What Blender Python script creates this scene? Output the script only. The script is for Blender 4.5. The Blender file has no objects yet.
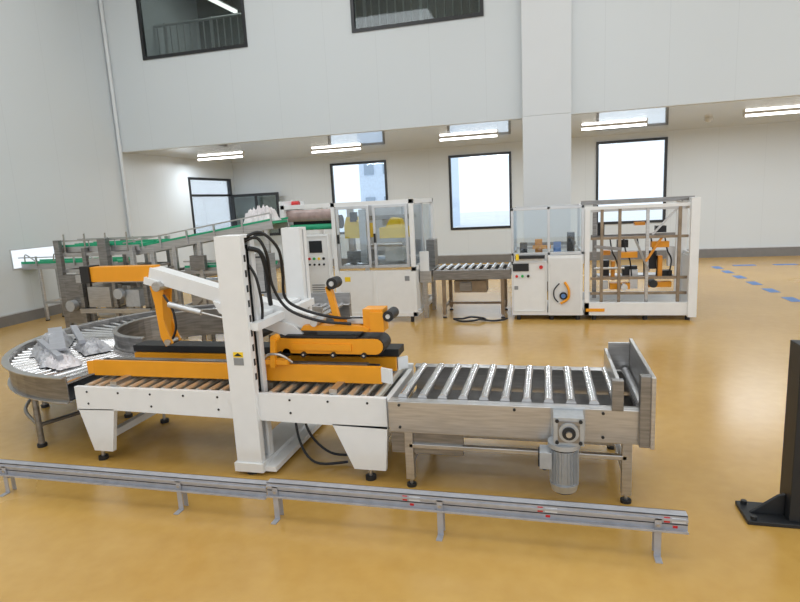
import bpy, bmesh, math, random
from mathutils import Vector, Matrix
random.seed(4)
S=bpy.context.scene
try:
    S.view_settings.view_transform='Standard'
except Exception: pass

# ------------------------------------------------------------------ materials
MATS={}
def nodes(name):
    m=bpy.data.materials.new(name); m.use_nodes=True
    nt=m.node_tree; return m,nt,nt.nodes['Principled BSDF']
def mat(name,col,rough=.5,metal=0.,noise=.06,scale=8.,stretch=None,coat=0.,bump=0.,spec=.5):
    m,nt,p=nodes(name)
    tc=nt.nodes.new('ShaderNodeTexCoord'); mp=nt.nodes.new('ShaderNodeMapping')
    nt.links.new(tc.outputs['Object'],mp.inputs[0])
    if stretch: mp.inputs['Scale'].default_value=stretch
    n=nt.nodes.new('ShaderNodeTexNoise'); n.inputs['Scale'].default_value=scale; n.inputs['Detail'].default_value=4
    nt.links.new(mp.outputs[0],n.inputs[0])
    r=nt.nodes.new('ShaderNodeValToRGB')
    r.color_ramp.elements[0].position=.3; r.color_ramp.elements[1].position=.7
    r.color_ramp.elements[0].color=[c*(1-noise) for c in col]+[1]
    r.color_ramp.elements[1].color=[min(1,c*(1+noise)) for c in col]+[1]
    nt.links.new(n.outputs[0],r.inputs[0]); nt.links.new(r.outputs[0],p.inputs['Base Color'])
    p.inputs['Roughness'].default_value=rough; p.inputs['Metallic'].default_value=metal
    p.inputs['Specular IOR Level'].default_value=spec
    if coat: p.inputs['Coat Weight'].default_value=coat; p.inputs['Coat Roughness'].default_value=.08
    if bump:
        b=nt.nodes.new('ShaderNodeBump'); b.inputs['Strength'].default_value=bump; b.inputs['Distance'].default_value=.01
        nt.links.new(n.outputs[0],b.inputs['Height']); nt.links.new(b.outputs[0],p.inputs['Normal'])
    MATS[name]=m; return m
mat('white_paint',(.80,.81,.81),.35,noise=.02)
mat('white_plastic',(.72,.73,.73),.45,noise=.02)
mat('orange_paint',(.84,.34,.012),.4,noise=.04)
mat('orange_dark',(.70,.27,.02),.45,noise=.1)
mat('stainless',(.50,.49,.48),.30,.85,noise=.14,scale=5,stretch=(1,1,14))
mat('stainless_dark',(.27,.26,.25),.35,.85,noise=.25,scale=5,stretch=(1,1,10))
mat('roller_steel',(.70,.70,.71),.18,.95,noise=.05)
mat('roller_tan_reflect',(.60,.56,.48),.32,.7,noise=.08)  # tan tint: yellow reflection painted into the roller colour
mat('aluminium',(.60,.61,.62),.35,.7,noise=.05)
mat('galvanised',(.44,.45,.49),.45,.45,noise=.10,scale=14)
mat('motor_silver',(.46,.48,.50),.42,.5,noise=.08,scale=20)
mat('black_rubber',(.012,.012,.013),.5)
mat('black_frame',(.015,.016,.018),.35)
mat('dark_steel',(.022,.024,.027),.45,.3)
mat('green_belt',(.02,.36,.18),.5)
mat('metal_brown_reflect',(.30,.23,.16),.4,.6,noise=.2)  # brown paints orange reflections into the colour of bare metal
mat('yellow_plastic',(.90,.62,.02),.45)
mat('red_plastic',(.6,.02,.02),.4)
mat('green_button',(.02,.4,.08),.4)
mat('blue_tape',(.10,.22,.50),.5)
mat('grey_label',(.25,.26,.27),.5)
mat('film_roll',(.50,.38,.36),.3,noise=.2)
mat('plastic_wrap',(.42,.42,.44),.35,.0,noise=.35,scale=7,coat=.4,bump=.5)
mat('plastic_bag_white',(.72,.68,.69),.35,0,noise=.15,scale=7,coat=.3,bump=.5)
mat('cardboard_white',(.62,.60,.57),.6,noise=.1)
mat('baseboard_grey',(.20,.19,.18),.4,.2)
mat('trim_white',(.66,.685,.70),.4,noise=.012,scale=1.5)
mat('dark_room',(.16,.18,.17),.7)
mat('rail_grey',(.55,.57,.57),.4,.3)
mat('concrete',(.82,.84,.86),.8,scale=.5)
mat('facade',(.62,.72,.85),.7)
mat('facade_window',(.30,.38,.48),.3)

def glass(name,tint,refl=.10,rough=.03,k=.5):
    m=bpy.data.materials.new(name); m.use_nodes=True; nt=m.node_tree; nt.nodes.clear()
    o=nt.nodes.new('ShaderNodeOutputMaterial'); t=nt.nodes.new('ShaderNodeBsdfTransparent'); t.inputs[0].default_value=(*tint,1)
    g=nt.nodes.new('ShaderNodeBsdfGlossy'); g.inputs['Roughness'].default_value=rough; g.inputs[0].default_value=(.9,.92,.95,1)
    mx=nt.nodes.new('ShaderNodeMixShader'); 
    lw=nt.nodes.new('ShaderNodeLayerWeight'); lw.inputs[0].default_value=.2
    ma=nt.nodes.new('ShaderNodeMath'); ma.operation='MULTIPLY_ADD'; ma.inputs[1].default_value=k; ma.inputs[2].default_value=refl
    nt.links.new(lw.outputs['Fresnel'],ma.inputs[0]); nt.links.new(ma.outputs[0],mx.inputs[0])
    nt.links.new(t.outputs[0],mx.inputs[1]); nt.links.new(g.outputs[0],mx.inputs[2]); nt.links.new(mx.outputs[0],o.inputs[0])
    MATS[name]=m
glass('acrylic',(.90,.94,.96),.06)
glass('window_glass',(.95,.98,1.),.03)
glass('dark_glass',(.62,.66,.64),.05,k=.25)

def emis(name,col,st):
    m=bpy.data.materials.new(name); m.use_nodes=True; nt=m.node_tree; nt.nodes.clear()
    o=nt.nodes.new('ShaderNodeOutputMaterial'); e=nt.nodes.new('ShaderNodeEmission'); e.inputs[0].default_value=(*col,1); e.inputs[1].default_value=st
    nt.links.new(e.outputs[0],o.inputs[0]); MATS[name]=m
emis('led_tube',(1,.98,.95),7.); emis('corridor_tube',(1,1,.97),3.)

def panel_mat(name,col,axis,pitch,rough,seam=.80,off=0.,coat=0.,cell=None):
    m,nt,p=nodes(name)
    g=nt.nodes.new('ShaderNodeNewGeometry'); sx=nt.nodes.new('ShaderNodeSeparateXYZ'); nt.links.new(g.outputs['Position'],sx.inputs[0])
    def seamf(ax,pt,w):
        a=nt.nodes.new('ShaderNodeMath'); a.operation='ADD'; a.inputs[1].default_value=100*pt+off; nt.links.new(sx.outputs[ax],a.inputs[0])
        md=nt.nodes.new('ShaderNodeMath'); md.operation='MODULO'; md.inputs[1].default_value=pt; nt.links.new(a.outputs[0],md.inputs[0])
        lt=nt.nodes.new('ShaderNodeMath'); lt.operation='LESS_THAN'; lt.inputs[1].default_value=w; nt.links.new(md.outputs[0],lt.inputs[0]); return lt
    s=seamf(axis,pitch,.010)
    if cell:
        s2=seamf(cell[0],cell[1],.012); mxx=nt.nodes.new('ShaderNodeMath'); mxx.operation='MAXIMUM'
        nt.links.new(s.outputs[0],mxx.inputs[0]); nt.links.new(s2.outputs[0],mxx.inputs[1]); s=mxx
    n=nt.nodes.new('ShaderNodeTexNoise'); n.inputs['Scale'].default_value=.5
    nt.links.new(g.outputs['Position'],n.inputs[0])
    r=nt.nodes.new('ShaderNodeValToRGB'); r.color_ramp.elements[0].color=[c*.96 for c in col]+[1]; r.color_ramp.elements[1].color=[*col,1]
    nt.links.new(n.outputs[0],r.inputs[0])
    mx=nt.nodes.new('ShaderNodeMix'); mx.data_type='RGBA'; mx.inputs['B'].default_value=(*[c*seam for c in col],1)
    nt.links.new(s.outputs[0],mx.inputs['Factor']); nt.links.new(r.outputs[0],mx.inputs['A']); nt.links.new(mx.outputs['Result'],p.inputs['Base Color'])
    p.inputs['Roughness'].default_value=rough
    if coat:
        p.inputs['Coat Weight'].default_value=coat; p.inputs['Coat Roughness'].default_value=.03; p.inputs['Coat IOR'].default_value=2.1
    MATS[name]=m
panel_mat('wall_panel_x',(.65,.69,.71),'X',1.15,.4,seam=.90)
panel_mat('wall_panel_y',(.63,.67,.69),'Y',1.15,.4,seam=.90)
panel_mat('ceiling_panel',(.56,.59,.60),'X',1.15,.2,seam=.75,coat=1.,cell=('Y',2.6))

# epoxy floor
m,nt,p=nodes('epoxy_floor'); MATS['epoxy_floor']=m
g=nt.nodes.new('ShaderNodeNewGeometry')
n1=nt.nodes.new('ShaderNodeTexNoise'); n1.inputs['Scale'].default_value=.55; n1.inputs['Detail'].default_value=5
n2=nt.nodes.new('ShaderNodeTexNoise'); n2.inputs['Scale'].default_value=9; n2.inputs['Detail'].default_value=6
nt.links.new(g.outputs['Position'],n1.inputs[0]); nt.links.new(g.outputs['Position'],n2.inputs[0])
ad=nt.nodes.new('ShaderNodeMath'); ad.operation='MULTIPLY_ADD'; ad.inputs[1].default_value=.45
nt.links.new(n2.outputs[0],ad.inputs[0]); nt.links.new(n1.outputs[0],ad.inputs[2])
r=nt.nodes.new('ShaderNodeValToRGB'); r.color_ramp.elements[0].position=.5; r.color_ramp.elements[1].position=.95
r.color_ramp.elements[0].color=(.495,.280,.060,1); r.color_ramp.elements[1].color=(.61,.375,.100,1)
nt.links.new(ad.outputs[0],r.inputs[0]); nt.links.new(r.outputs[0],p.inputs['Base Color'])
rr=nt.nodes.new('ShaderNodeMapRange'); rr.inputs['To Min'].default_value=.17; rr.inputs['To Max'].default_value=.33
nt.links.new(n1.outputs[0],rr.inputs['Value']); nt.links.new(rr.outputs[0],p.inputs['Roughness'])
p.inputs['Specular IOR Level'].default_value=.65
p.inputs['Coat Weight'].default_value=.2;p.inputs['Coat Roughness'].default_value=.22
bp=nt.nodes.new('ShaderNodeBump'); bp.inputs['Strength'].default_value=.06; bp.inputs['Distance'].default_value=.02
nt.links.new(n1.outputs[0],bp.inputs['Height']); nt.links.new(bp.outputs[0],p.inputs['Normal'])

# ------------------------------------------------------------------ builder
class B:
    def __init__(s,name,bevel=.004):
        s.n=name; s.v=[]; s.f=[]; s.mi=[]; s.sm=[]; s.slots=[]; s.bv=bevel
    def m(s,name):
        if name not in s.slots: s.slots.append(name)
        return s.slots.index(name)
    def add(s,vs,fs,mt,smooth=False):
        o=len(s.v); s.v+= [tuple(v) for v in vs]; k=s.m(mt)
        for i,f in enumerate(fs):
            s.f.append([j+o for j in f]); s.mi.append(k); s.sm.append(smooth[i] if isinstance(smooth,list) else smooth)
    def box(s,x0,x1,y0,y1,z0,z1,mt):
        vs=[(x0,y0,z0),(x1,y0,z0),(x1,y1,z0),(x0,y1,z0),(x0,y0,z1),(x1,y0,z1),(x1,y1,z1),(x0,y1,z1)]
        s.add(vs,[(0,3,2,1),(4,5,6,7),(0,1,5,4),(1,2,6,5),(2,3,7,6),(3,0,4,7)],mt)
    def beam(s,p0,p1,w,h,mt,up=(0,0,1)):
        p0=Vector(p0);p1=Vector(p1);d=(p1-p0).normalized();u=Vector(up)
        sd=d.cross(u)
        if sd.length<1e-3: sd=d.cross(Vector((0,1,0)))
        sd.normalize();u=sd.cross(d)
        vs=[]
        for p in (p0,p1):
            for a,b in((-1,-1),(1,-1),(1,1),(-1,1)): vs.append(p+sd*a*w/2+u*b*h/2)
        s.add(vs,[(0,3,2,1),(4,5,6,7),(0,1,5,4),(1,2,6,5),(2,3,7,6),(3,0,4,7)],mt)
    def prism(s,pts,axis,a,b,mt):
        n=len(pts);vs=[]
        for c in (a,b):
            for q in pts:
                vs.append({'Y':(q[0],c,q[1]),'X':(c,q[0],q[1]),'Z':(q[0],q[1],c)}[axis])
        fs=[tuple(range(n)),tuple(range(2*n-1,n-1,-1))]+[(i,i+n,(i+1)%n+n,(i+1)%n) for i in range(n)]
        s.add(vs,fs,mt)
    def cyl(s,p0,p1,r,mt,seg=16,r1=None,cap=None):
        p0=Vector(p0);p1=Vector(p1);d=(p1-p0).normalized()
        a=d.orthogonal().normalized();b=d.cross(a);r1=r if r1 is None else r1
        vs=[p0+(a*math.cos(t)+b*math.sin(t))*r for t in [2*math.pi*i/seg for i in range(seg)]]
        vs+=[p1+(a*math.cos(t)+b*math.sin(t))*r1 for t in [2*math.pi*i/seg for i in range(seg)]]
        s.add(vs,[(i,(i+1)%seg,(i+1)%seg+seg,i+seg) for i in range(seg)],mt,True)
        s.add(vs[:seg],[tuple(range(seg-1,-1,-1))],cap or mt); s.add(vs[seg:],[tuple(range(seg))],cap or mt)
    def tube(s,pts,r,mt,seg=8,res=6):
        P=[Vector(p) for p in pts]; out=[]
        for i in range(len(P)-1):
            a=P[max(i-1,0)];b=P[i];c=P[i+1];d=P[min(i+2,len(P)-1)]
            for k in range(res):
                t=k/res
                out.append(.5*((2*b)+(c-a)*t+(2*a-5*b+4*c-d)*t*t+(3*b-a-3*c+d)*t**3))
        out.append(P[-1]); n=len(out);vs=[]
        ref=Vector((.31,.52,.79)).normalized()
        for i in range(n):
            d=(out[min(i+1,n-1)]-out[max(i-1,0)]).normalized()
            a=d.cross(ref).normalized();b=d.cross(a)
            for k in range(seg):
                t=2*math.pi*k/seg; vs.append(out[i]+a*math.cos(t)*r+b*math.sin(t)*r)
        fs=[]
        for i in range(n-1):
            for k in range(seg): fs.append((i*seg+k,i*seg+(k+1)%seg,(i+1)*seg+(k+1)%seg,(i+1)*seg+k))
        s.add(vs,fs,mt,True); s.add(vs[:seg],[tuple(range(seg))],mt); s.add(vs[-seg:],[tuple(range(seg))],mt)
    def frame(s,x0,x1,y0,y1,z0,z1,w,mt,axis='Y'):
        if axis=='Y':
            s.box(x0,x1,y0,y1,z0,z0+w,mt);s.box(x0,x1,y0,y1,z1-w,z1,mt);s.box(x0,x0+w,y0,y1,z0+w,z1-w,mt);s.box(x1-w,x1,y0,y1,z0+w,z1-w,mt)
        else:
            s.box(x0,x1,y0,y1,z0,z0+w,mt);s.box(x0,x1,y0,y1,z1-w,z1,mt);s.box(x0,x1,y0,y0+w,z0+w,z1-w,mt);s.box(x0,x1,y1-w,y1,z0+w,z1-w,mt)
    def done(s):
        me=bpy.data.meshes.new(s.n)
        xs=[v[0] for v in s.v];ys=[v[1] for v in s.v];zs=[v[2] for v in s.v]
        o=Vector(((min(xs)+max(xs))/2,(min(ys)+max(ys))/2,min(zs)))
        me.from_pydata([tuple(Vector(v)-o) for v in s.v],[],s.f)
        for k in s.slots: me.materials.append(MATS[k])
        for p_,k,sm in zip(me.polygons,s.mi,s.sm): p_.material_index=k; p_.use_smooth=sm
        bm=bmesh.new();bm.from_mesh(me);bmesh.ops.recalc_face_normals(bm,faces=bm.faces);bm.to_mesh(me);bm.free()
        me.update()
        ob=bpy.data.objects.new(s.n,me);S.collection.objects.link(ob);ob.location=o
        if s.bv:
            md=ob.modifiers.new('bevel','BEVEL');md.width=s.bv;md.segments=2;md.limit_method='ANGLE';md.angle_limit=math.radians(50)
        return ob

def crump(b,cx_,cy_,z0,L,Wd,Hh,ang,mt,nx=26,ny=12,tilt=0.):
    vs=[];fs=[];ca,sa=math.cos(ang),math.sin(ang)
    for i in range(nx+1):
        for j in range(ny+1):
            u=i/nx*2-1;v=j/ny*2-1
            h=Hh*(1-abs(u)**5)*(1-abs(v)**3)*(0.6+.6*random.random())
            e=1-.12*random.random()
            lx,ly=u*L/2*e,v*Wd/2*e
            vs.append((cx_+lx*ca-ly*sa,cy_+lx*sa+ly*ca,z0+h+tilt*lx))
    for i in range(nx):
        for j in range(ny):
            a_=i*(ny+1)+j;fs.append((a_,a_+1,a_+ny+2,a_+ny+1))
    b.add(vs,fs,mt,False)

# ------------------------------------------------------------------ room shell
XL=-10.15; YB=17.55; YU=12.27; ZS=3.54; XR=15.; YF=-9.; ZT=8.6
b=B('floor',0);b.box(XL-.2,XR,YF,YB+.2,-.1,0,'epoxy_floor');b.done()

def wall_y(name,y0,y1,x0,x1,z0,z1,ops,mt):
    b=B(name,0);xs=sorted({x0,x1,*[o[0] for o in ops],*[o[1] for o in ops]})
    for i in range(len(xs)-1):
        a,c=xs[i],xs[i+1];hit=[o for o in ops if o[0]<=a+1e-6 and o[1]>=c-1e-6]
        if hit:
            o=hit[0]
            if o[2]>z0:b.box(a,c,y0,y1,z0,o[2],mt)
            if o[3]<z1:b.box(a,c,y0,y1,o[3],z1,mt)
        else: b.box(a,c,y0,y1,z0,z1,mt)
    return b.done()
def wall_x(name,x0,x1,ya,yb,z0,z1,ops,mt):
    b=B(name,0);ys=sorted({ya,yb,*[o[0] for o in ops],*[o[1] for o in ops]})
    for i in range(len(ys)-1):
        a,c=ys[i],ys[i+1];hit=[o for o in ops if o[0]<=a+1e-6 and o[1]>=c-1e-6]
        if hit:
            o=hit[0]
            if o[2]>z0:b.box(x0,x1,a,c,z0,o[2],mt)
            if o[3]<z1:b.box(x0,x1,a,c,o[3],z1,mt)
        else: b.box(x0,x1,a,c,z0,z1,mt)
    return b.done()
bw=[(-6.67,-4.80,1.04,3.30),(-2.83,-.95,1.04,3.29),(1.44,3.32,1.04,3.38)]
wall_y('wall_back',YB,YB+.15,XL,XR,0,ZS+.2,bw,'wall_panel_x')
uw=[(-9.15,-6.42,5.58,7.4),(-3.95,-1.16,5.58,7.4)]
wall_y('wall_upper',YU,YU+.15,XL,XR,ZS,ZT,uw,'wall_panel_x')
lw=[(8.85,10.12,1.05,1.46),(14.95,17.3,1.1,3.02)]
wall_x('wall_left',XL-.15,XL,YF,YB+.15,0,ZT,lw,'wall_panel_y')
b=B('ceiling',0);b.box(XL,XR,YU+.15,YB,ZS,ZS+.15,'ceiling_panel');b.done()
b=B('ceiling_hall',0);b.box(XL-.15,XR,YF,YU+.15,ZT,ZT+.15,'wall_panel_x');b.done()
b=B('baseboard_back',0);b.box(XL,XR,YB-.05,YB,0,.24,'baseboard_grey');b.box(XL,XR,YB-.03,YB,.24,.27,'aluminium');b.done()
b=B('baseboard_left',0);b.box(XL,XL+.05,YF,YB-.05,0,.2,'baseboard_grey');b.box(XL,XL+.03,YF,YB-.05,.2,.22,'aluminium');b.done()
b=B('trim_1');b.cyl((XL+.06,YU-.05,1.4),(XL+.06,YU-.05,ZT),.045,'trim_white');b.done()
b=B('pillar',.01);b.box(-.42,.52,YU-.22,YU+.72,0,ZS,'trim_white');b.box(-.42,.52,YU-.22,YU,ZS,ZT,'trim_white');b.box(-.44,.54,YU-.24,YU+.74,0,.2,'baseboard_grey');b.done()

k=1
for (x0,x1,z0,z1) in bw:
    b=B('window_%d'%k,0);k+=1
    b.frame(x0,x1,YB-.03,YB+.06,z0,z1,.07,'black_frame')
    b.box(x0+.07,x1-.07,YB+.015,YB+.022,z0+.07,z1-.07,'window_glass')
    b.done()
for (x0,x1,z0,z1) in uw:
    b=B('window_%d'%k,0);k+=1
    b.frame(x0,x1,YU-.03,YU+.06,z0,z1,.07,'black_frame')
    b.box(x0+.07,x1-.07,YU+.015,YU+.022,z0+.07,z1-.07,'dark_glass')
    b.done()
b=B('window_%d'%k,0);k+=1
b.frame(XL-.08,XL+.03,14.95,17.3,1.1,3.02,.07,'black_frame','X');b.box(XL-.04,XL,14.95,17.3,2.45,2.52,'black_frame')
b.box(XL-.03,XL-.022,15.02,17.23,1.17,2.95,'window_glass')
b.frame(XL+.03,XL+1.75,17.18,17.24,1.1,2.50,.09,'black_frame');b.box(XL+.9,XL+.97,17.18,17.24,1.19,2.41,'black_frame');b.box(XL+.1,XL+1.7,17.205,17.213,1.19,2.41,'dark_glass')
b.done()
b=B('window_%d'%k,0);b.frame(XL-.15,XL+.01,8.85,10.12,1.05,1.46,.025,'aluminium','X');b.done()

# corridor behind the upper windows
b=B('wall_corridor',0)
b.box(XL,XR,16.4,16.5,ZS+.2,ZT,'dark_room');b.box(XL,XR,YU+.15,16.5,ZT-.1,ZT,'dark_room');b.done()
b=B('corridor_railing',0)
for z in (5.75,6.05,6.95): b.cyl((XL,14.2,z),(.5,14.2,z),.035,'rail_grey',8)
x=XL+.1
while x<.5: b.cyl((x,14.2,5.75),(x,14.2,6.95),.018,'rail_grey',6);x+=.2
for i in range(8): b.box(XL+.3+i*1.4,XL+.36+i*1.4,14.17,14.23,ZS+.15,7.0,'rail_grey')
b.done()
for nm,p0,p1 in (('a',(-8.05,13.4,7.2),(-7.95,14.7,7.2)),('b',(-2.4,13.4,7.6),(-1.6,14.8,7.6))):
    b=B('corridor_lamp',0);b.beam(p0,p1,.1,.06,'corridor_tube')
    b.beam(Vector(p0)+Vector((0,0,.045)),Vector(p1)+Vector((0,0,.045)),.14,.03,'rail_grey');b.done()

# soffit tube lamps
for (x0,x1,y) in ((-9.75,-8.25,14.95),(-6.35,-4.85,15.3),(-2.6,-1.1,14.7),(.85,2.35,14.8),(4.3,5.8,14.6),(8,9.5,14.6)):
    b=B('tube_lamp',.003)
    zc=ZS-.003
    b.box(x0,x1,y-.05,y+.05,zc-.03,zc,'white_plastic');b.cyl((x0+.03,y,zc-.055),(x1-.03,y,zc-.055),.025,'led_tube',10)
    b.box(x0,x0+.03,y-.04,y+.04,zc-.085,zc-.03,'white_plastic');b.box(x1-.03,x1,y-.04,y+.04,zc-.085,zc-.03,'white_plastic');b.done()
b=B('ceiling_sensor',.003)
zc=ZS-.003
b.cyl((3.7,15,zc-.06),(3.7,15,zc),.09,'white_plastic');b.cyl((3.7,15,zc-.09),(3.7,15,zc-.06),.05,'white_plastic');b.done()

# outside
b=B('exterior_ground',0);b.box(-60,60,YB+.6,90,-.4,-.3,'concrete');b.box(-40,XL-.6,-10,YB+.6,-.4,-.3,'concrete');b.done()
b=B('exterior_building',0);b.box(-13,-7.2,40,50,-.3,9,'facade')
for i in range(4):
    for z in (1,4,7): b.box(-12.6+i*1.4,-11.9+i*1.4,39.9,40,z,z+1.4,'facade_window')
b.done()

b=B('floor_tape_marking',0)
for y in (15.3,14.5,13.65,12.75,11.85,10.9): b.box(4.02,4.20,y-.22,y+.22,0,.003,'blue_tape')
for x in (4.8,5.7,6.6): b.box(x-.25,x+.25,15.55,15.75,0,.003,'blue_tape')
b.done()

# ------------------------------------------------------------------ carton sealing machine
b=B('carton_sealing_machine')
W='white_paint';O='orange_paint';K='black_rubber'
x0,x1,y0,y1=-3.75,-1.09,3.64,4.52
for (ya,yb) in ((y0,y0+.04),(y1-.04,y1)):
    b.prism([(x0,.64),(x0,.44),(x0+.38,.45),(x1-.42,.42),(x1,.41),(x1,.64)],'Y',ya,yb,W)
    b.prism([(x0+.01,.45),(x0+.11,.09),(x0+.29,.09),(x0+.36,.46)],'Y',ya,yb,W)
    b.prism([(x1-.42,.43),(x1-.27,.09),(x1-.03,.09),(x1,.43)],'Y',ya,yb,W)
for xx in (x0,x1-.04):
    b.box(xx,xx+.04,y0+.04,y1-.04,.41,.60,W)
for xx in (x0+.15,x1-.16):
    b.box(xx-.03,xx+.03,y0+.04,y1-.04,.14,.2,W)
    for yy in (y0+.04,y1-.04):
        b.cyl((xx,yy,.03),(xx,yy,.13),.014,'stainless',8);b.cyl((xx,yy,0),(xx,yy,.03),.04,K,12)
b.box(x0+.04,x1-.04,y0+.04,y1-.04,.50,.53,'stainless_dark')
for i in range(9):
    xx=x0+.12+i*.30
    b.cyl((xx,y0-.004,.60),(xx,y0,.60),.009,K,8);
    if i%2==0 and i<8: b.cyl((xx,y0-.004,.50),(xx,y0,.50),.009,K,8)
n=25
for i in range(n):
    xx=x0+.08+i*(x1-x0-.16)/(n-1)
    b.cyl((xx,y0+.045 if abs(xx+2.2)>.16 else 3.88,.622),(xx,y1-.045,.622),.027,'roller_tan_reflect',12)
b.box(-3.4,-1.4,4.02,4.08,.63,.66,K)
b.box(-3.74,-1.18,3.86,3.89,.67,.80,O);b.box(-3.70,-1.22,3.89,3.98,.69,.79,'dark_steel');b.box(-3.66,-1.26,3.98,4.0,.69,.78,K)
b.beam((-1.19,3.875,.74),(-1.09,3.83,.74),.02,.11,W);b.beam((-3.73,3.875,.74),(-3.79,3.85,.74),.02,.11,O)
b.box(-3.6,-1.3,3.9,3.96,.79,.805,'stainless_dark')
b.box(-3.62,-1.16,4.22,4.25,.66,.77,O);b.box(-3.64,-1.14,4.24,4.42,.775,.835,K);b.box(-3.62,-1.16,4.25,4.32,.67,.77,'dark_steel')
b.beam((-1.16,4.26,.71),(-1.09,4.32,.71),.02,.1,W)
for xx in (-3.4,-1.5):
    b.box(xx-.03,xx+.03,4.33,4.5,.66,.7,'stainless')
    b.box(xx-.03,xx+.03,3.68,3.88,.645,.68,'stainless')
def mast(xa,xb,ya,yb,zt):
    t=.03
    b.box(xa,xb,ya,ya+t,.06,zt,W);b.box(xa,xb,yb-t,yb,.06,zt,W);b.box(xa,xa+t,ya+t,yb-t,.06,zt,W);b.box(xa+t,xa+.10,ya+t,yb-t,.06,zt,W)
    b.box(xb-.02,xb,ya+t,ya+.06,.06,zt,W);b.box(xb-.02,xb,yb-.06,yb-t,.06,zt,W)
    b.box(xa+.10,xb-.04,ya+t,yb-t,.5,zt-.06,'dark_steel');b.box(xa,xb,ya,yb,zt,zt+.02,W)
mast(-2.29,-2.085,3.60,3.80,1.80)
mast(-2.25,-2.08,4.60,4.75,1.80)
b.box(-2.31,-2.07,3.585,4.77,.03,.10,W)
for yy in (3.65,4.70): b.cyl((-2.19,yy,0),(-2.19,yy,.03),.05,K,12)
b.box(-2.09,-1.98,3.62,4.74,.03,.07,W)
b.cyl((-2.115,3.70,.66),(-2.115,3.70,1.72),.012,'stainless',8);b.cyl((-2.11,4.67,.66),(-2.11,4.67,1.72),.012,'stainless',8)
for i in range(9): b.box(-2.086,-2.081,3.63,3.65,.75+i*.11,.80+i*.11,K)
b.box(-2.23,-2.15,3.596,3.60,.93,.97,'yellow_plastic');b.box(-2.23,-2.15,3.596,3.60,.87,.925,'grey_label')
b.prism([(-2.225,.94),(-2.155,.94),(-2.19,.965)],'Y',3.594,3.596,K)
b.box(-2.26,-2.12,3.8,4.6,1.10,1.20,W);b.box(-2.09,-2.03,3.64,4.70,1.12,1.18,W)
b.beam((-3.25,4.15,1.50),(-1.80,4.15,1.08),.14,.12,W)
b.beam((-3.30,4.15,1.45),(-3.12,4.15,1.40),.16,.06,W)
b.prism([(-2.65,1.27),(-1.95,1.07),(-1.86,.99),(-2.0,.98),(-2.6,1.17)],'Y',4.05,4.08,W)
b.box(-3.86,-3.22,4.10,4.20,1.44,1.57,O);b.box(-3.95,-3.86,4.08,4.22,1.43,1.58,K)
b.cyl((-3.15,4.02,1.40),(-3.15,4.28,1.40),.04,'stainless',14)
kick=[(-3.26,1.42),(-3.12,1.42),(-3.15,1.27),(-3.16,1.10),(-3.13,.98),(-3.10,.90),(-3.17,.87),(-3.21,.95),(-3.22,1.08),(-3.23,1.25)]
for ya in (4.08,4.19):
    for q in ([0,1,2,9],[9,2,3,8],[8,3,4,7],[7,4,5,6]): b.prism([kick[i] for i in q],'Y',ya,ya+.02,O)
b.box(-3.20,-3.16,4.10,4.19,.92,1.30,O)
b.cyl((-3.14,4.06,.91),(-3.14,4.23,.91),.028,'stainless',14)
b.tube([(-3.1,4.04,1.33),(-3.02,4.03,1.2),(-3.01,4.03,1.05),(-3.07,4.05,.95)],.010,K)
b.cyl((-3.05,4.03,1.25),(-2.75,4.03,1.18),.025,'aluminium',12);b.cyl((-2.75,4.03,1.18),(-2.5,4.03,1.12),.01,'stainless',8)
def belt(xa,xb,ya,yb,zc,r,core):
    pts=[]
    for i in range(9):
        t=math.pi/2+math.pi*i/8;pts.append((xa+r*math.cos(t),zc+r*math.sin(t)))
    for i in range(9):
        t=-math.pi/2+math.pi*i/8;pts.append((xb+r*math.cos(t),zc+r*math.sin(t)))
    b.prism(pts,'Y',ya,yb,core)
belt(-2.08,-1.26,4.0,4.02,.915,.06,O);belt(-2.08,-1.26,4.02,4.22,.915,.068,K);belt(-2.08,-1.26,4.22,4.24,.915,.06,O)
b.box(-1.95,-1.45,3.985,4.0,.885,.935,O);b.box(-2.0,-1.4,4.0,4.24,.985,1.0,K)
b.prism([(-1.88,1.035),(-1.85,1.075),(-1.40,1.075),(-1.30,1.05),(-1.33,1.03)],'Y',4.03,4.19,O)
b.box(-1.36,-1.20,4.05,4.20,1.02,1.20,O);b.box(-1.30,-1.19,4.03,4.05,1.03,1.18,O);b.box(-1.5,-1.36,4.08,4.18,1.08,1.12,'aluminium')
b.cyl((-1.15,4.02,1.15),(-1.15,4.20,1.15),.042,K,16);b.cyl((-1.15,4.01,1.15),(-1.15,4.21,1.15),.018,'aluminium',10)
b.beam((-1.58,4.12,1.04),(-1.65,4.12,1.37),.05,.045,O);b.beam((-1.65,4.12,1.35),(-1.60,4.12,1.41),.05,.045,O);b.beam((-1.45,4.12,1.06),(-1.66,4.12,1.14),.03,.03,O)
b.cyl((-1.60,4.06,1.40),(-1.60,4.18,1.40),.045,K,16);b.cyl((-1.60,4.05,1.40),(-1.60,4.19,1.40),.02,'aluminium',10)
b.cyl((-2.26,4.0,1.0),(-2.26,4.24,1.0),.045,K,16);b.cyl((-2.0,4.0,.86),(-2.0,4.24,.86),.035,K,16)
for xx in (-2.05,-1.85,-1.6,-1.35): b.cyl((xx,3.98,.85),(xx,4.0,.85),.022,K,12);b.cyl((xx,3.977,.85),(xx,3.98,.85),.009,'aluminium',8)
b.cyl((-1.75,4.0,1.10),(-1.75,4.2,1.10),.03,'aluminium',12)
b.beam((-2.02,3.80,.80),(-2.0,3.80,1.02),.03,.04,O);b.box(-2.1,-1.90,3.80,3.86,.82,.855,O);b.cyl((-2.0,3.8,1.02),(-2.0,3.86,1.02),.03,O,12)
b.tube([(-2.12,3.84,.83),(-2.05,3.79,.9),(-1.95,3.79,.9),(-1.88,3.84,.83)],.010,'stainless')
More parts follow.
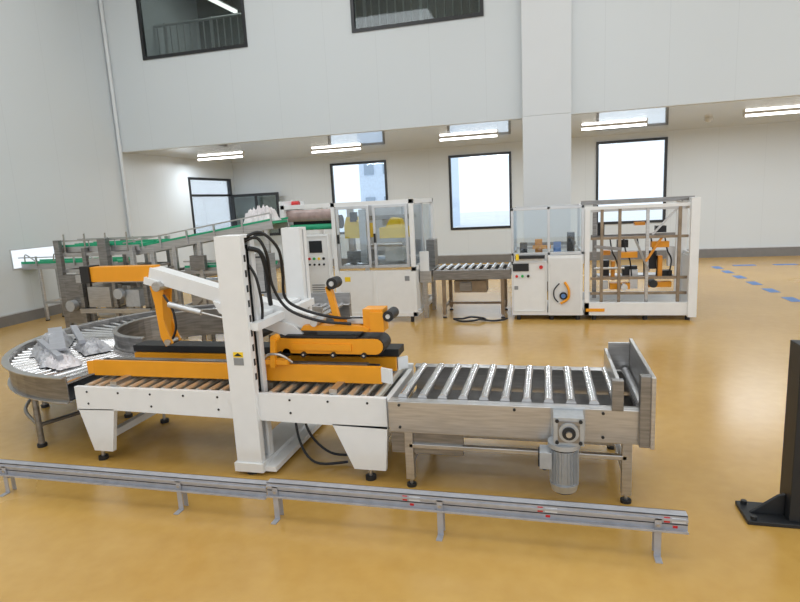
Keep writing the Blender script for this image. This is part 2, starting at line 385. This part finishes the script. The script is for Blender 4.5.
b.tube([(-2.12,3.7,1.79),(-2.0,3.75,1.83),(-1.92,3.85,1.70),(-1.95,3.95,1.5),(-1.98,4.02,1.30),(-1.85,4.05,1.20),(-1.6,4.08,1.13),(-1.35,4.1,1.12)],.012,K)
b.tube([(-2.12,3.7,1.77),(-2.03,3.75,1.79),(-1.99,3.8,1.66),(-2.02,3.9,1.42),(-1.94,3.97,1.22),(-1.7,4.0,1.12),(-1.45,4.03,1.09)],.012,K)
b.tube([(-2.09,3.7,1.6),(-2.05,3.72,1.5),(-2.04,3.75,1.3),(-2.08,3.8,1.15)],.011,K)
b.tube([(-2.09,3.72,1.72),(-2.03,3.78,1.68),(-2.03,3.85,1.52),(-2.08,3.95,1.35),(-2.1,4.0,1.25)],.018,'dark_steel')
b.tube([(-1.9,3.95,.55),(-1.82,3.9,.25),(-1.65,3.9,.08),(-1.45,3.95,.05)],.010,K)
b.tube([(-1.95,3.95,.55),(-1.9,3.88,.2),(-1.75,3.82,.03),(-1.5,3.88,.02)],.010,K)
b.box(-2.85,-2.55,4.52,4.70,.42,.60,W)
b.done()

# ------------------------------------------------------------------ straight roller conveyors
def roller_conveyor(name,x0,x1,y0,y1,zt,zb,pitch,legs,plate='stainless',rm='roller_steel',rr=.028,leg='stainless'):
    b=B(name)
    b.box(x0,x1,y0,y0+.035,zb,zt,plate);b.box(x0,x1,y1-.035,y1,zb,zt,plate)
    b.box(x0,x1,y0+.035,y0+.08,zt-.01,zt,plate);b.box(x0,x1,y1-.08,y1-.035,zt-.01,zt,plate)
    x=x0+pitch*.6
    while x<x1-pitch*.3:
        b.cyl((x,y0+.085,zt-.0),(x,y1-.085,zt-.0),rr,rm,14);x+=pitch
    b.box(x0+.01,x1-.01,y0+.08,y1-.08,zb+.02,zb+.03,'stainless_dark')
    for lx in legs:
        for yy in (y0+.05,y1-.05):
            b.box(lx-.03,lx+.03,yy-.03,yy+.03,.06,zb+.05,leg);b.cyl((lx,yy,.02),(lx,yy,.07),.012,'stainless',8);b.cyl((lx,yy,0),(lx,yy,.02),.035,K,12)
        b.box(lx-.02,lx+.02,y0+.05,y1-.05,.16,.20,leg)
    if len(legs)>1:
        b.box(legs[0],legs[-1],y0+.62*(y1-y0)-.02,y0+.62*(y1-y0)+.02,.16,.20,leg)
    return b
b=roller_conveyor('powered_roller_conveyor',-1.06,.63,3.58,4.50,.645,.42,.142,(-.93,.50),rr=.032)
b.box(-.93,.5,4.43,4.47,.14,.18,'stainless');b.box(-.93,.5,3.60,3.64,.30,.33,'stainless')
b.box(-1.06,-.55,3.62,3.65,.25,.43,'stainless_dark')
b.box(.44,.465,3.60,4.50,.64,.80,'stainless');b.box(.62,.645,3.52,4.50,.42,.88,'stainless');b.box(.465,.62,4.44,4.46,.64,.86,'stainless')
b.box(.56,.63,3.54,3.60,.42,.88,'stainless_dark');b.box(.40,.47,3.57,3.62,.64,.84,'stainless_dark')
for (xx,zz) in ((-.98,.62),(-.2,.62),(.35,.62),(-.98,.46),(.35,.46)): b.cyl((xx,3.572,zz),(xx,3.58,zz),.01,'dark_steel',8)
b.done()
b=B('gear_motor',.006);M='motor_silver'
b.box(.045,.225,3.40,3.54,.47,.65,M);b.box(.03,.24,3.54,3.577,.45,.66,M)
b.box(.07,.20,3.395,3.40,.49,.63,'stainless_dark')
b.cyl((.135,3.38,.56),(.135,3.40,.56),.06,M,24);b.cyl((.135,3.365,.56),(.135,3.38,.56),.04,'dark_steel',20);b.cyl((.135,3.35,.56),(.135,3.366,.56),.018,'stainless',16)
for i in range(4):
    t=math.pi/4+i*math.pi/2;b.cyl((.135+.098*math.cos(t),3.39,.56+.098*math.sin(t)),(.135+.098*math.cos(t),3.405,.56+.098*math.sin(t)),.012,'dark_steel',8)
mx_=.11
b.cyl((mx_,3.47,.44),(mx_,3.47,.47),.10,M,24);b.cyl((mx_,3.47,.425),(mx_,3.47,.44),.085,'dark_steel',24)
b.cyl((mx_,3.47,.20),(mx_,3.47,.425),.075,M,24)
for i in range(24):
    t=2*math.pi*i/24;c,s_=math.cos(t),math.sin(t);b.beam((mx_+.08*c,3.47+.08*s_,.21),(mx_+.08*c,3.47+.08*s_,.415),.004,.02,M,up=(c,s_,0))
b.cyl((mx_,3.47,.15),(mx_,3.47,.20),.078,M,24,r1=.09);b.cyl((mx_,3.47,.135),(mx_,3.47,.15),.06,'dark_steel',24)
b.box(-.04,.035,3.41,3.53,.30,.41,M);b.box(-.05,-.04,3.42,3.52,.31,.40,'dark_steel')
b.cyl((-.01,3.47,.27),(-.01,3.47,.30),.015,K,10)
b.done()

# ------------------------------------------------------------------ floor rails
def rail(name,xa,xb,zt,feet,marks):
    b=B(name,.002);G='galvanised';y=3.07
    b.box(xa,xb,y,y+.005,zt-.085,zt,G);b.box(xa,xb,y,y+.06,zt-.005,zt,G);b.box(xa,xb,y-.025,y,zt-.09,zt-.085,G);b.box(xa,xb,y-.028,y-.025,zt-.09,zt-.078,G)
    b.box(xa,xb,y-.010,y,zt-.030,zt-.018,G);b.box(xa,xb,y+.055,y+.06,zt-.05,zt,G)
    b.box(xa,xb,y-.003,y,zt-.053,zt-.048,'dark_steel')
    for f_ in feet:
        b.box(f_-.018,f_+.018,y-.01,y-.004,.006,zt-.02,G);b.box(f_-.018,f_+.018,y-.07,y-.004,0,.006,G)
        b.box(f_-.018,f_+.018,y+.005,y+.05,zt-.12,zt-.11,G);b.box(f_-.018,f_+.018,y+.045,y+.05,0,zt-.11,G)
        b.cyl((f_,y-.016,zt-.06),(f_,y-.01,zt-.06),.010,'stainless',8)
    for mk in marks:
        b.box(mk,mk+.03,y-.0015,y,zt-.045,zt-.012,'red_plastic');b.box(mk+.045,mk+.07,y-.0015,y,zt-.075,zt-.060,'red_plastic');b.box(mk+.04,mk+.11,y-.001,y,zt-.044,zt-.015,'white_plastic')
    return b.done()
rail('conveyor_guide_rail',-5.2,-1.765,.232,(-5.0,-3.91,-2.42),(-4.6,))
rail('conveyor_guide_rail',-1.76,.74,.250,(-1.70,-.62,.59),(-.85,-.05,.62))

# ------------------------------------------------------------------ curved roller conveyor (infeed)
b=B('curved_roller_conveyor',.003)
cx,cy,ri,ro=-3.78,5.30,.74,1.66
def arcwall(r,t0,t1,z0,z1,th,mt,n=28):
    vs=[];fs=[]
    for i in range(n+1):
        t=t0+(t1-t0)*i/n
        for rr_,zz in ((r,z0),(r+th,z0),(r+th,z1),(r,z1)): vs.append((cx+rr_*math.cos(t),cy+rr_*math.sin(t),zz))
    for i in range(n):
        for k_ in range(4): fs.append((i*4+k_,i*4+(k_+1)%4,(i+1)*4+(k_+1)%4,(i+1)*4+k_))
    fs+=[(0,1,2,3),(n*4+3,n*4+2,n*4+1,n*4)]
    b.add(vs,fs,mt,False)
T0,T1=math.radians(-91),math.radians(-270)
arcwall(ro,T0,T1,.50,.72,.012,'stainless_dark');arcwall(ro,T0,T1,.715,.727,.06,'stainless');arcwall(ro-.02,T0,T1,.50,.512,.06,'stainless')
arcwall(ri,T0,T1,.50,.82,.012,'stainless_dark');arcwall(ri-.03,T0,T1,.815,.827,.05,'stainless')
arcwall(ri+.02,T0,T1,.51,.52,ro-ri-.03,'dark_steel')
nr=40
for i in range(nr):
    t=T0+(T1-T0)*(i+.5)/nr;c,s_=math.cos(t),math.sin(t)
    b.cyl((cx+(ri+.02)*c,cy+(ri+.02)*s_,.655),(cx+(ro-.01)*c,cy+(ro-.01)*s_,.655),.017,'roller_steel',10,r1=.027)
for t in (-112,-158,-202,-245):
    t=math.radians(t);c,s_=math.cos(t),math.sin(t)
    for rr_ in (ri+.06,ro-.06):
        px,py=cx+rr_*c,cy+rr_*s_
        b.cyl((px,py,.03),(px,py,.52),.026,'stainless_dark',12);b.cyl((px,py,0),(px,py,.03),.04,K,12)
    b.cyl((cx+(ri+.06)*c,cy+(ri+.06)*s_,.2),(cx+(ro-.06)*c,cy+(ro-.06)*s_,.2),.018,'stainless_dark',10)
for rr_ in (ri+.06,ro-.06):
    pts=[(cx+rr_*math.cos(math.radians(t)),cy+rr_*math.sin(math.radians(t)),.2) for t in (-112,-135,-158,-180,-202,-224,-245)]
    b.tube(pts,.016,'stainless_dark')
b.done()

b=B('plastic_wrapped_parts',0)
random.seed(9)
crump(b,-4.68,4.36,.688,.95,.32,.11,math.radians(-38),'plastic_wrap')
crump(b,-4.98,4.66,.688,.80,.34,.13,math.radians(-52),'plastic_wrap')
crump(b,-4.45,4.62,.688,.55,.28,.09,math.radians(-35),'plastic_wrap')
crump(b,-4.30,4.08,.688,.45,.24,.08,math.radians(-20),'plastic_bag_white')
b.beam((-5.18,4.90,.83),(-4.40,4.16,.80),.13,.02,'galvanised');b.beam((-4.95,4.48,.80),(-4.2,3.98,.78),.05,.04,'galvanised')
b.beam((-5.05,5.02,.82),(-4.45,4.50,.79),.06,.04,'galvanised')
b.done()

b=roller_conveyor('straight_roller_conveyor',-3.76,-2.5,6.02,6.98,.70,.50,.11,(-3.5,-2.7),leg='stainless_dark')
b.box(-3.76,-2.5,6.0,6.02,.52,.85,'stainless');b.box(-3.76,-2.5,6.98,7.0,.52,.85,'stainless')
b.done()

b=B('control_cabinet')
b.box(-4.35,-3.8,7.2,7.5,.80,1.36,'stainless');b.frame(-4.33,-3.82,7.19,7.2,.82,1.34,.02,'dark_steel')
b.box(-4.2,-3.95,7.185,7.2,1.12,1.24,'dark_steel');b.box(-4.18,-3.97,7.182,7.186,1.13,1.23,'green_button');b.cyl((-4.2,7.18,.98),(-4.2,7.2,.98),.02,'red_plastic');b.cyl((-4.08,7.18,.98),(-4.08,7.2,.98),.02,'green_button')
for xx in (-4.3,-3.85):
    for yy in (7.24,7.46): b.box(xx-.02,xx+.02,yy-.02,yy+.02,0,.8,'stainless_dark')
b.done()

# ------------------------------------------------------------------ rear-left elevating conveyor frame
b=B('inclined_belt_conveyor')
SS='stainless';SD='stainless_dark';GB='green_belt'
for xx in (-7.7,-7.2,-6.75,-6.3):
    for yy in (7.6,8.5):
        b.box(xx-.035,xx+.035,yy-.035,yy+.035,.03,1.62 if yy>8 else 1.52,SS if xx!=-7.2 else SD);b.cyl((xx,yy,0),(xx,yy,.03),.05,K,12)
for z in (.25,.75,1.15,1.42):
    b.box(-7.7,-6.3,7.585,7.615,z-.025,z+.025,SS);b.box(-7.7,-6.3,8.485,8.515,z-.025,z+.025,SS)
    for xx in (-7.7,-6.75,-6.3): b.box(xx-.02,xx+.02,7.6,8.5,z-.02,z+.02,SD)
def gconv(x0,x1,ya,yb,z,guard=True):
    b.box(x0,x1,ya,yb,z+.02,z+.06,GB)
    for yy in (ya-.03,yb):
        b.box(x0,x1,yy,yy+.03,z-.05,z+.04,SS)
        if guard: b.box(x0,x1,yy+.005,yy+.025,z+.04,z+.075,GB);
    for i in range(int((x1-x0)/.5)+1):
        b.box(x0+.1+i*.5,x0+.12+i*.5,ya-.035,ya-.03,z-.03,z+.16,SS)
    b.box(x0,x1,ya-.045,ya-.03,z+.13,z+.15,SS)
gconv(-7.75,-6.2,7.68,7.98,1.50);gconv(-7.75,-6.2,8.1,8.4,1.50);gconv(-7.75,-5.6,7.75,8.05,.92)
b.box(-7.6,-7.25,7.5,7.6,.3,1.1,SD);b.box(-7.1,-6.8,7.55,7.6,.8,1.35,SS);b.cyl((-7.45,7.4,.6),(-7.45,7.5,.6),.09,'motor_silver',16);b.box(-6.6,-6.4,7.5,7.58,.5,.9,W)
b.cyl((-6.95,7.5,.45),(-6.6,7.5,.45),.07,'motor_silver',16)
b.box(-7.72,-7.62,7.52,7.6,.03,1.66,SD);b.box(-6.85,-6.70,7.5,7.6,.25,1.66,SD)
for i in range(4): b.cyl((-7.6+i*.4,7.62,1.42),(-7.55+i*.4,7.58,1.75),.012,SS,8)
for yy in (7.70,8.25):
    b.beam((-6.5,yy,1.40),(-3.9,yy,1.76),.03,.12,SS);b.beam((-6.5,yy,1.475),(-3.9,yy,1.835),.035,.03,GB)
b.beam((-6.5,7.975,1.43),(-3.9,7.975,1.79),.5,.03,GB)
b.beam((-6.5,7.66,1.57),(-3.9,7.66,1.93),.02,.02,SS)
for i in range(6):
    xx=-6.3+i*.48;zz=1.42+.138*(xx+6.5)
    b.box(xx-.012,xx+.012,7.66,7.69,zz-.05,zz+.14,SS)
for xx,zt_ in ((-6.0,1.44),(-5.6,1.5),(-5.15,1.55),(-4.7,1.6),(-4.0,1.68)):
    for yy in (7.7,8.25): b.box(xx-.03,xx+.03,yy-.03,yy+.03,0,zt_,SS)
    b.box(xx-.02,xx+.02,7.7,8.25,.5,.54,SD);b.box(xx-.02,xx+.02,7.7,8.25,1.1,1.14,SD)
for z in (.28,.5,1.05): b.box(-6.2,-4.0,7.68,7.72,z,z+.05,SS)
gconv(-5.5,-4.1,7.78,8.15,1.10)
b.box(-5.4,-4.9,7.7,8.0,.55,.95,SS);b.cyl((-4.7,7.7,.8),(-4.4,7.7,.8),.08,'motor_silver',16)
b.box(-5.3,-5.05,7.62,7.7,1.12,1.34,SD);b.box(-4.75,-4.55,7.62,7.7,1.15,1.45,SD)
b.beam((-5.6,7.7,.3),(-4.7,7.7,1.05),.03,.03,SD);b.beam((-6.2,7.66,.3),(-5.6,7.66,1.05),.03,.03,SD)
for xx in (-6.9,-6.3,-5.75):
    b.box(xx-.03,xx+.03,7.1,7.16,.0,1.12,SD);b.box(xx-.03,xx+.03,7.1,7.6,.6,.64,SD)
b.box(-6.95,-5.7,7.08,7.12,1.02,1.14,SS);b.box(-6.95,-5.7,7.12,7.5,1.10,1.13,SS);b.box(-6.95,-5.7,7.08,7.12,.55,.62,SS);b.box(-6.95,-5.7,7.09,7.11,.25,.30,SS)
b.box(-6.8,-6.4,7.12,7.4,.64,.95,SS);b.box(-6.15,-5.9,7.14,7.4,.64,.9,'motor_silver');b.cyl((-6.2,7.05,.85),(-6.2,7.12,.85),.08,'motor_silver',16)
b.done()
random.seed(21)
b=B('plastic_bag',0);crump(b,-4.22,7.97,1.775,.55,.42,.24,0,'plastic_bag_white',16,12,.138);b.done()

b=B('green_belt_conveyor')
xa=XL+.04
b.box(xa,-7.85,9.05,9.45,1.13,1.17,GB)
for yy in (9.02,9.45): b.box(xa,-7.85,yy,yy+.03,1.04,1.15,SS);b.box(xa,-7.85,yy+.003,yy+.027,1.15,1.20,GB)
for xx in (-9.7,-8.8,-7.95):
    for yy in (9.05,9.45):
        b.box(xx-.025,xx+.025,yy-.025,yy+.025,.02,1.08,SS);b.cyl((xx,yy,0),(xx,yy,.02),.04,K,10)
    b.box(xx-.02,xx+.02,9.05,9.45,.35,.39,SS)
    b.box(xx-.01,xx+.01,8.98,9.02,1.1,1.3,SS)
b.box(-9.7,-7.95,9.03,9.07,.35,.39,SS);b.box(xa,-7.85,8.97,8.985,1.27,1.29,SS)
for xx in (-9.9,-9.2,-8.5): b.tube([(xx-.1,9.02,1.2),(xx,8.96,1.34),(xx+.2,8.96,1.22)],.012,SS)
b.done()

# ------------------------------------------------------------------ middle packing machine
b=B('case_packing_machine')
x0,x1,y0,y1,zt=-4.38,-2.06,9.0,10.75,2.03
for xx in (x0,-3.47,x1-.07):
    for yy in (y0,y1-.07): b.box(xx,xx+.07,yy,yy+.07,.10,zt,W)
for yy in (y0,y1-.07):
    b.box(x0,x1,yy,yy+.07,zt-.07,zt,W);b.box(x0,x1,yy,yy+.07,.10,.17,W)
for xx in (x0,x1-.07): 
    b.box(xx,xx+.07,y0,y1,zt-.07,zt,W);b.box(xx,xx+.07,y0,y1,.10,.17,W);b.box(xx,xx+.07,y0,y1,.86,.93,W)
for xx in (x0+.1,-3.4,-2.75,x1-.1):
    for yy in (y0+.05,y1-.05): b.cyl((xx,yy,0),(xx,yy,.10),.03,K,10)
b.box(-3.40,x1-.07,y0+.01,y0+.04,.17,.88,W);b.box(-2.80,-2.74,y0-.005,y0+.02,.17,.88,W)
b.box(x1-.05,x1-.02,y0+.07,9.85,.17,.86,W);b.box(x0+.02,x0+.05,y0+.07,y1-.07,.17,.86,W)
b.box(x0+.07,-3.98,y0+.02,y0+.05,.17,1.45,W)
for (a_,c_) in ((-3.38,-2.80),(-2.74,-2.15)):
    b.frame(a_,c_,y0-.02,y0+.01,.93,1.96,.045,'aluminium');b.box(a_+.045,c_-.045,y0-.008,y0,.975,1.915,'acrylic');b.box(a_+.01,a_+.04,y0-.05,y0-.02,1.35,1.5,K)
b.box(x1-.04,x1-.035,y0+.1,y1-.1,.95,1.93,'acrylic');b.box(x1-.05,x1-.01,9.8,9.86,.93,1.96,'aluminium')
b.box(-3.97,-3.50,y0-.12,y0+.02,.25,1.52,W);b.frame(-3.95,-3.52,y0-.13,y0-.12,.27,1.50,.012,'white_plastic')
b.box(-3.85,-3.62,y0-.13,y0-.12,1.22,1.42,'dark_steel')
for i,mt_ in enumerate(('red_plastic','green_button','yellow_plastic',K)): b.cyl((-3.86+i*.085,y0-.14,1.12),(-3.86+i*.085,y0-.12,1.12),.022,mt_,12)
for i in range(4): b.cyl((-3.86+i*.085,y0-.14,1.02),(-3.86+i*.085,y0-.12,1.02),.018,'dark_steel',12)
for i in range(5): b.box(-3.85,-3.62,y0-.125,y0-.12,.5+i*.04,.52+i*.04,'grey_label')
b.cyl((-4.45,9.25,1.84),(-3.5,9.25,1.84),.10,'film_roll',20,cap='cardboard_white');b.cyl((-4.45,9.6,1.70),(-3.5,9.6,1.70),.12,'dark_steel',20)
b.cyl((-4.3,9.2,1.64),(-3.5,9.2,1.64),.05,'green_belt',14);b.cyl((-4.45,9.5,2.05),(-4.25,9.5,2.05),.05,'red_plastic',16)
b.box(-4.45,-4.38,9.1,10.0,1.5,2.1,W)
b.box(-3.42,-2.15,9.3,10.6,.90,.96,SS);b.box(-3.4,-3.3,9.6,9.7,.96,1.95,SS);b.box(-2.5,-2.4,9.6,9.7,.96,1.95,SS)
b.box(-3.4,-2.15,9.55,9.65,1.70,1.78,SD);b.box(-3.38,-2.2,10.4,10.45,1.0,1.95,'aluminium')
Yp='yellow_plastic'
b.box(-3.32,-2.86,9.2,9.5,1.42,1.66,Yp);b.prism([(-3.32,1.66),(-3.05,1.66),(-3.15,1.78),(-3.28,1.78)],'Y',9.22,9.45,Yp);b.box(-3.2,-3.1,9.18,9.3,1.70,1.86,'dark_steel')
b.box(-2.70,-2.22,9.2,9.5,1.40,1.58,Yp);b.prism([(-2.6,1.58),(-2.3,1.58),(-2.35,1.72),(-2.5,1.74)],'Y',9.22,9.45,Yp);b.box(-2.62,-2.3,9.2,9.5,1.02,1.25,'cardboard_white');b.box(-3.3,-2.9,9.2,9.5,1.0,1.2,SD)
b.cyl((-2.9,9.15,1.30),(-2.3,9.15,1.30),.03,SS);b.box(-3.02,-2.9,9.10,9.2,1.0,1.9,SS)
b.box(-2.06,-1.86,9.3,10.2,.62,.82,SS);b.box(-2.02,-1.95,9.35,9.42,0,.62,SS);b.box(-2.02,-1.95,10.08,10.15,0,.62,SS)
b.box(-2.05,-1.9,9.3,9.36,.82,1.15,W);b.box(-2.05,-1.9,9.9,10.2,.82,1.3,SD)
b.box(-3.3,-3.2,y0+.003,y0+.01,.70,.78,Yp);b.box(-2.25,-2.17,y0+.003,y0+.01,.70,.78,'grey_label')
b.done()

b=roller_conveyor('short_roller_conveyor',-1.83,-.54,9.3,10.1,.82,.66,.13,(-1.66,-.68),plate='stainless_dark',rr=.035,leg='metal_brown_reflect')
b.box(-1.5,-.95,9.45,9.75,.42,.62,'metal_brown_reflect');b.box(-1.4,-1.2,9.4,9.5,.45,.6,SD)
b.done()
b=B('cable_coil',0)
b.tube([(-1.2+.25*math.cos(t)+.03*math.sin(3*t),9.08+.12*math.sin(t),.025+.012*(i%3)) for i,t in enumerate([k_*.7 for k_ in range(30)])],.016,K,6,4)
b.tube([(-1.05,9.12,.03),(-.85,9.05,.02),(-.70,9.1,.02),(-.6,9.18,.03)],.016,K)
b.done()

# ------------------------------------------------------------------ carton erecting machine
b=B('carton_erecting_machine')
x0,x1,y0,y1,zt=-.52,2.20,9.2,10.35,1.84
OD='orange_dark'
b.box(x0,.03,y0,y0+.5,.12,.96,W);b.frame(x0+.02,.01,y0-.012,y0,.14,.94,.012,'white_plastic');b.box(x0+.02,x0+.5,y0+.0,y0+.35,.96,1.06,W)
b.box(.05,.57,y0-.02,y0+.9,.08,1.04,W);b.box(.08,.54,y0-.03,y0-.02,.12,1.0,'white_plastic')
b.box(-.50,-.25,y0-.02,y0,.80,.92,'dark_steel')
for i,mt_ in enumerate(('red_plastic','green_button',K)): b.cyl((-.44+i*.09,y0-.03,.72),(-.44+i*.09,y0-.01,.72),.022,mt_,12)
b.cyl((-.06,y0-.03,.86),(-.06,y0-.01,.86),.03,'red_plastic',12);b.box(-.48,-.42,y0-.005,y0,.5,.56,'grey_label')
b.box(-.46,0.,y0-.06,y0+.0,1.0,1.05,'dark_steel');b.box(-.45,-.40,y0-.07,y0-.06,.98,1.08,Yp)
b.tube([(.30,y0-.05,.62),(.36,y0-.06,.50),(.35,y0-.06,.36),(.24,y0-.05,.28)],.020,O);b.cyl((.28,y0-.06,.40),(.28,y0-.02,.40),.06,'dark_steel',16);b.cyl((.28,y0-.07,.40),(.28,y0-.06,.40),.035,'blue_tape',16)
b.tube([(.22,y0-.05,.6),(.14,y0-.06,.5),(.14,y0-.06,.38),(.2,y0-.05,.3)],.010,'dark_steel')
for (xx,yy) in ((x0,y0),(.04,y0),(.55,y0),(x0,y1-.04),(.55,y1-.04)): b.box(xx,xx+.04,yy,yy+.04,.9,zt-.04,'aluminium')
for yy in (y0,y1-.04): b.box(x0,.59,yy,yy+.04,zt-.08,zt-.04,'aluminium');b.box(x0,.59,yy,yy+.04,1.05,1.09,'aluminium')
for xx in (x0,.55): b.box(xx,xx+.04,y0,y1,zt-.08,zt-.04,'aluminium');b.box(xx,xx+.04,y0,y1,1.05,1.09,'aluminium')
b.box(x0+.04,.04,y0+.015,y0+.022,1.09,zt-.08,'acrylic');b.box(.08,.55,y0+.015,y0+.022,1.09,zt-.08,'acrylic');b.box(x0+.015,x0+.02,y0+.04,y1-.04,1.09,zt-.08,'acrylic')
b.box(x0,.59,y0,y1,.08,.12,W);b.box(x0,x0+.04,y0+.5,y1,.12,.7,W)
b.box(-.45,.5,y0+.55,y1-.1,.86,.90,SS)
for (xx,zz,mt_) in ((-.35,1.2,'dark_steel'),(-.1,1.25,OD),(.2,1.2,'blue_tape'),(.42,1.35,'dark_steel')): b.box(xx-.06,xx+.06,y0+.6,y0+.75,.90,zz,mt_)
b.box(-.4,.5,y0+.62,y0+.68,1.15,1.2,SD);b.box(-.2,.1,y0+.5,y0+.56,1.1,1.16,OD)
b.box(.60,.67,y0-.02,y0+.06,.08,1.72,W);b.box(.74,.80,y0+.3,y0+.36,.3,1.8,SD)
b.box(2.08,2.20,y0-.06,y0+.02,.06,zt,W);b.box(2.14,2.20,y0+.02,y0+.75,.06,.95,W);b.box(2.16,2.20,y0+.02,y1,.95,1.0,W)
b.box(2.12,2.20,y0+.7,y0+.76,.06,zt,W);b.box(2.12,2.20,y0,y1,zt-.07,zt,W);b.box(2.12,2.20,y1-.06,y1,.06,zt,W)
b.box(.6,2.14,y0-.02,y0+.04,.08,.28,W);b.box(.6,2.14,y1-.05,y1,.08,.26,W);b.box(.6,2.14,y0+.04,y1-.05,.10,.13,W)
b.box(.6,2.14,y0+.0,y0+.05,zt-.12,zt-.07,W);b.box(.6,2.14,y1-.05,y1,zt-.07,zt-.02,'aluminium');b.box(.56,2.2,y0+.3,y0+.36,zt-.04,zt+.02,SD)
for xx in (.84,1.10,1.50,1.95): b.box(xx,xx+.045,y0+.12,y0+.165,.26,1.76,'metal_brown_reflect' if xx!=1.5 else SS)
for z in (1.25,1.68,.62,.38): b.box(.7,2.1,y0+.14,y0+.185,z,z+.04,'metal_brown_reflect' if z!=1.68 else SS)
b.box(.75,2.05,y0+.8,y0+.86,1.22,1.28,SD);b.box(.85,2.0,y0+.6,y0+.9,.58,.62,SS)
for (a_,c_,z,h,mt_) in ((.86,1.0,1.0,.07,OD),(1.15,1.40,.95,.09,O),(1.0,1.3,.45,.10,O),(1.55,1.9,.48,.08,O),(1.6,1.85,1.1,.09,O),(1.35,1.5,1.45,.05,OD),(1.7,1.76,.62,.35,OD),(1.02,1.07,.6,.3,OD)): b.box(a_,c_,y0+.22,y0+.35,z,z+h,mt_)
for (a_,c_,z,h) in ((.9,1.0,.65,.25),(1.2,1.42,.65,.15),(1.58,1.7,.75,.28),(1.78,1.93,.6,.12),(1.12,1.28,1.1,.12),(1.68,1.83,1.32,.10),(.82,.92,1.3,.2)): b.box(a_,c_,y0+.36,y0+.5,z,z+h,'dark_steel')
for (a_,c_,z,h) in ((1.3,1.42,.45,.3),(1.85,1.95,.8,.3),(.88,.98,.45,.12)): b.box(a_,c_,y0+.3,y0+.4,z,z+h,'aluminium')
for i in range(5): b.tube([(1.0+.2*i,y0+.3,1.25),(1.03+.2*i,y0+.25,1.05),(1.1+.2*i,y0+.3,.9),(1.15+.18*i,y0+.3,.65)],.012,K,6)
b.beam((1.35,y0+.18,1.25),(1.55,y0+.1,.75),.03,.03,SS);b.beam((1.75,y0+.18,1.28),(1.5,y0+.1,.9),.03,.03,OD);b.beam((1.95,y0+.2,1.7),(1.6,y0+.2,1.3),.025,.03,SS)
b.cyl((1.62,y0+.1,.55),(1.62,y0+.3,.55),.06,'dark_steel',16);b.cyl((1.2,y0+.1,.5),(1.2,y0+.3,.5),.05,'aluminium',16)
b.beam((.75,y0+.1,1.15),(1.15,y0+.1,1.10),.03,.05,SD);b.cyl((.75,y0+.15,.8),(1.2,y0+.15,.8),.02,SS,10)
b.box(2.19,2.205,y0+.1,y0+.3,.5,.7,'dark_steel')
b.box(.62,.9,y0-.03,y0-.02,.14,.19,O)
for xx in (-.42,.10,.50,.75,1.5,2.1):
    for yy in (y0+.05,y1-.1): b.cyl((xx,yy,0),(xx,yy,.10),.035,K,12)
b.done()

# ------------------------------------------------------------------ black steel stand at right
b=B('steel_machine_stand',.004);D='dark_steel'
b.box(1.385,1.52,3.50,3.66,.025,1.09,D);b.box(1.16,1.75,3.47,3.71,0,.025,D)
b.prism([(1.20,.025),(1.385,.025),(1.385,.16),(1.35,.15)],'Y',3.57,3.59,D);b.prism([(1.52,.025),(1.70,.025),(1.56,.14),(1.52,.16)],'Y',3.57,3.59,D)
for xx,yy in ((1.20,3.50),(1.20,3.68),(1.7,3.50),(1.7,3.68)): b.cyl((xx,yy,.025),(xx,yy,.045),.018,'dark_steel',8)
b.box(1.52,2.4,3.5,3.66,1.0,1.09,D);b.box(2.28,2.4,3.5,3.66,.025,1.0,D);b.box(2.15,2.6,3.47,3.71,0,.025,D)
b.done()

# ------------------------------------------------------------------ light
w=bpy.data.worlds.new('World');S.world=w;w.use_nodes=True
nt=w.node_tree;bg=nt.nodes['Background'];bg.inputs[0].default_value=(.88,.94,1,1);bg.inputs[1].default_value=1.36
def area(name,loc,rot,sx,sy,e,col=(1,1,1)):
    l=bpy.data.lights.new(name,'AREA');l.shape='RECTANGLE';l.size=sx;l.size_y=sy;l.energy=e;l.color=col
    o=bpy.data.objects.new(name,l);S.collection.objects.link(o);o.location=loc;o.rotation_euler=rot
for i,x in enumerate((-8.9,-5.6,-1.9,1.6,5.,8.7)): area('tube_light',(x,14.8,ZS-.14),(0,0,0),1.5,.12,56,(.88,.94,1))
for x,e in ((-6,150),(1,118),(8,85)):
    for y in (-3,3,8.0): area('hall_fill_light',(x,y,8.3),(0,0,0),4.5,3.2,e,(.92,.96,1))  # added overhead fill for the hall, out of view and without fixtures
for x in (-8,-3): area('corridor_fill_light',(x,14.3,8.3),(0,0,0),2,1,40)  # extra area lights added to brighten the corridor, separate from its tube lamps

# ------------------------------------------------------------------ camera (stands about 2 m high)
p_,r_,y_=.1743,-.0516,.2554
fw=Vector((-math.sin(y_)*math.cos(p_),math.cos(y_)*math.cos(p_),-math.sin(p_)))
rt=Vector((math.cos(y_),math.sin(y_),0));up=rt.cross(fw)
a=rt*math.cos(r_)+up*math.sin(r_);bb=-rt*math.sin(r_)+up*math.cos(r_)
cd=bpy.data.cameras.new('camera');co=bpy.data.objects.new('camera',cd);S.collection.objects.link(co)
M4=Matrix.Identity(4)
for i in range(3): M4[i][0]=a[i];M4[i][1]=bb[i];M4[i][2]=-fw[i]
M4[2][3]=2.0
co.matrix_world=M4
cd.sensor_width=36;cd.lens=565/800*36;cd.clip_end=200
S.camera=co
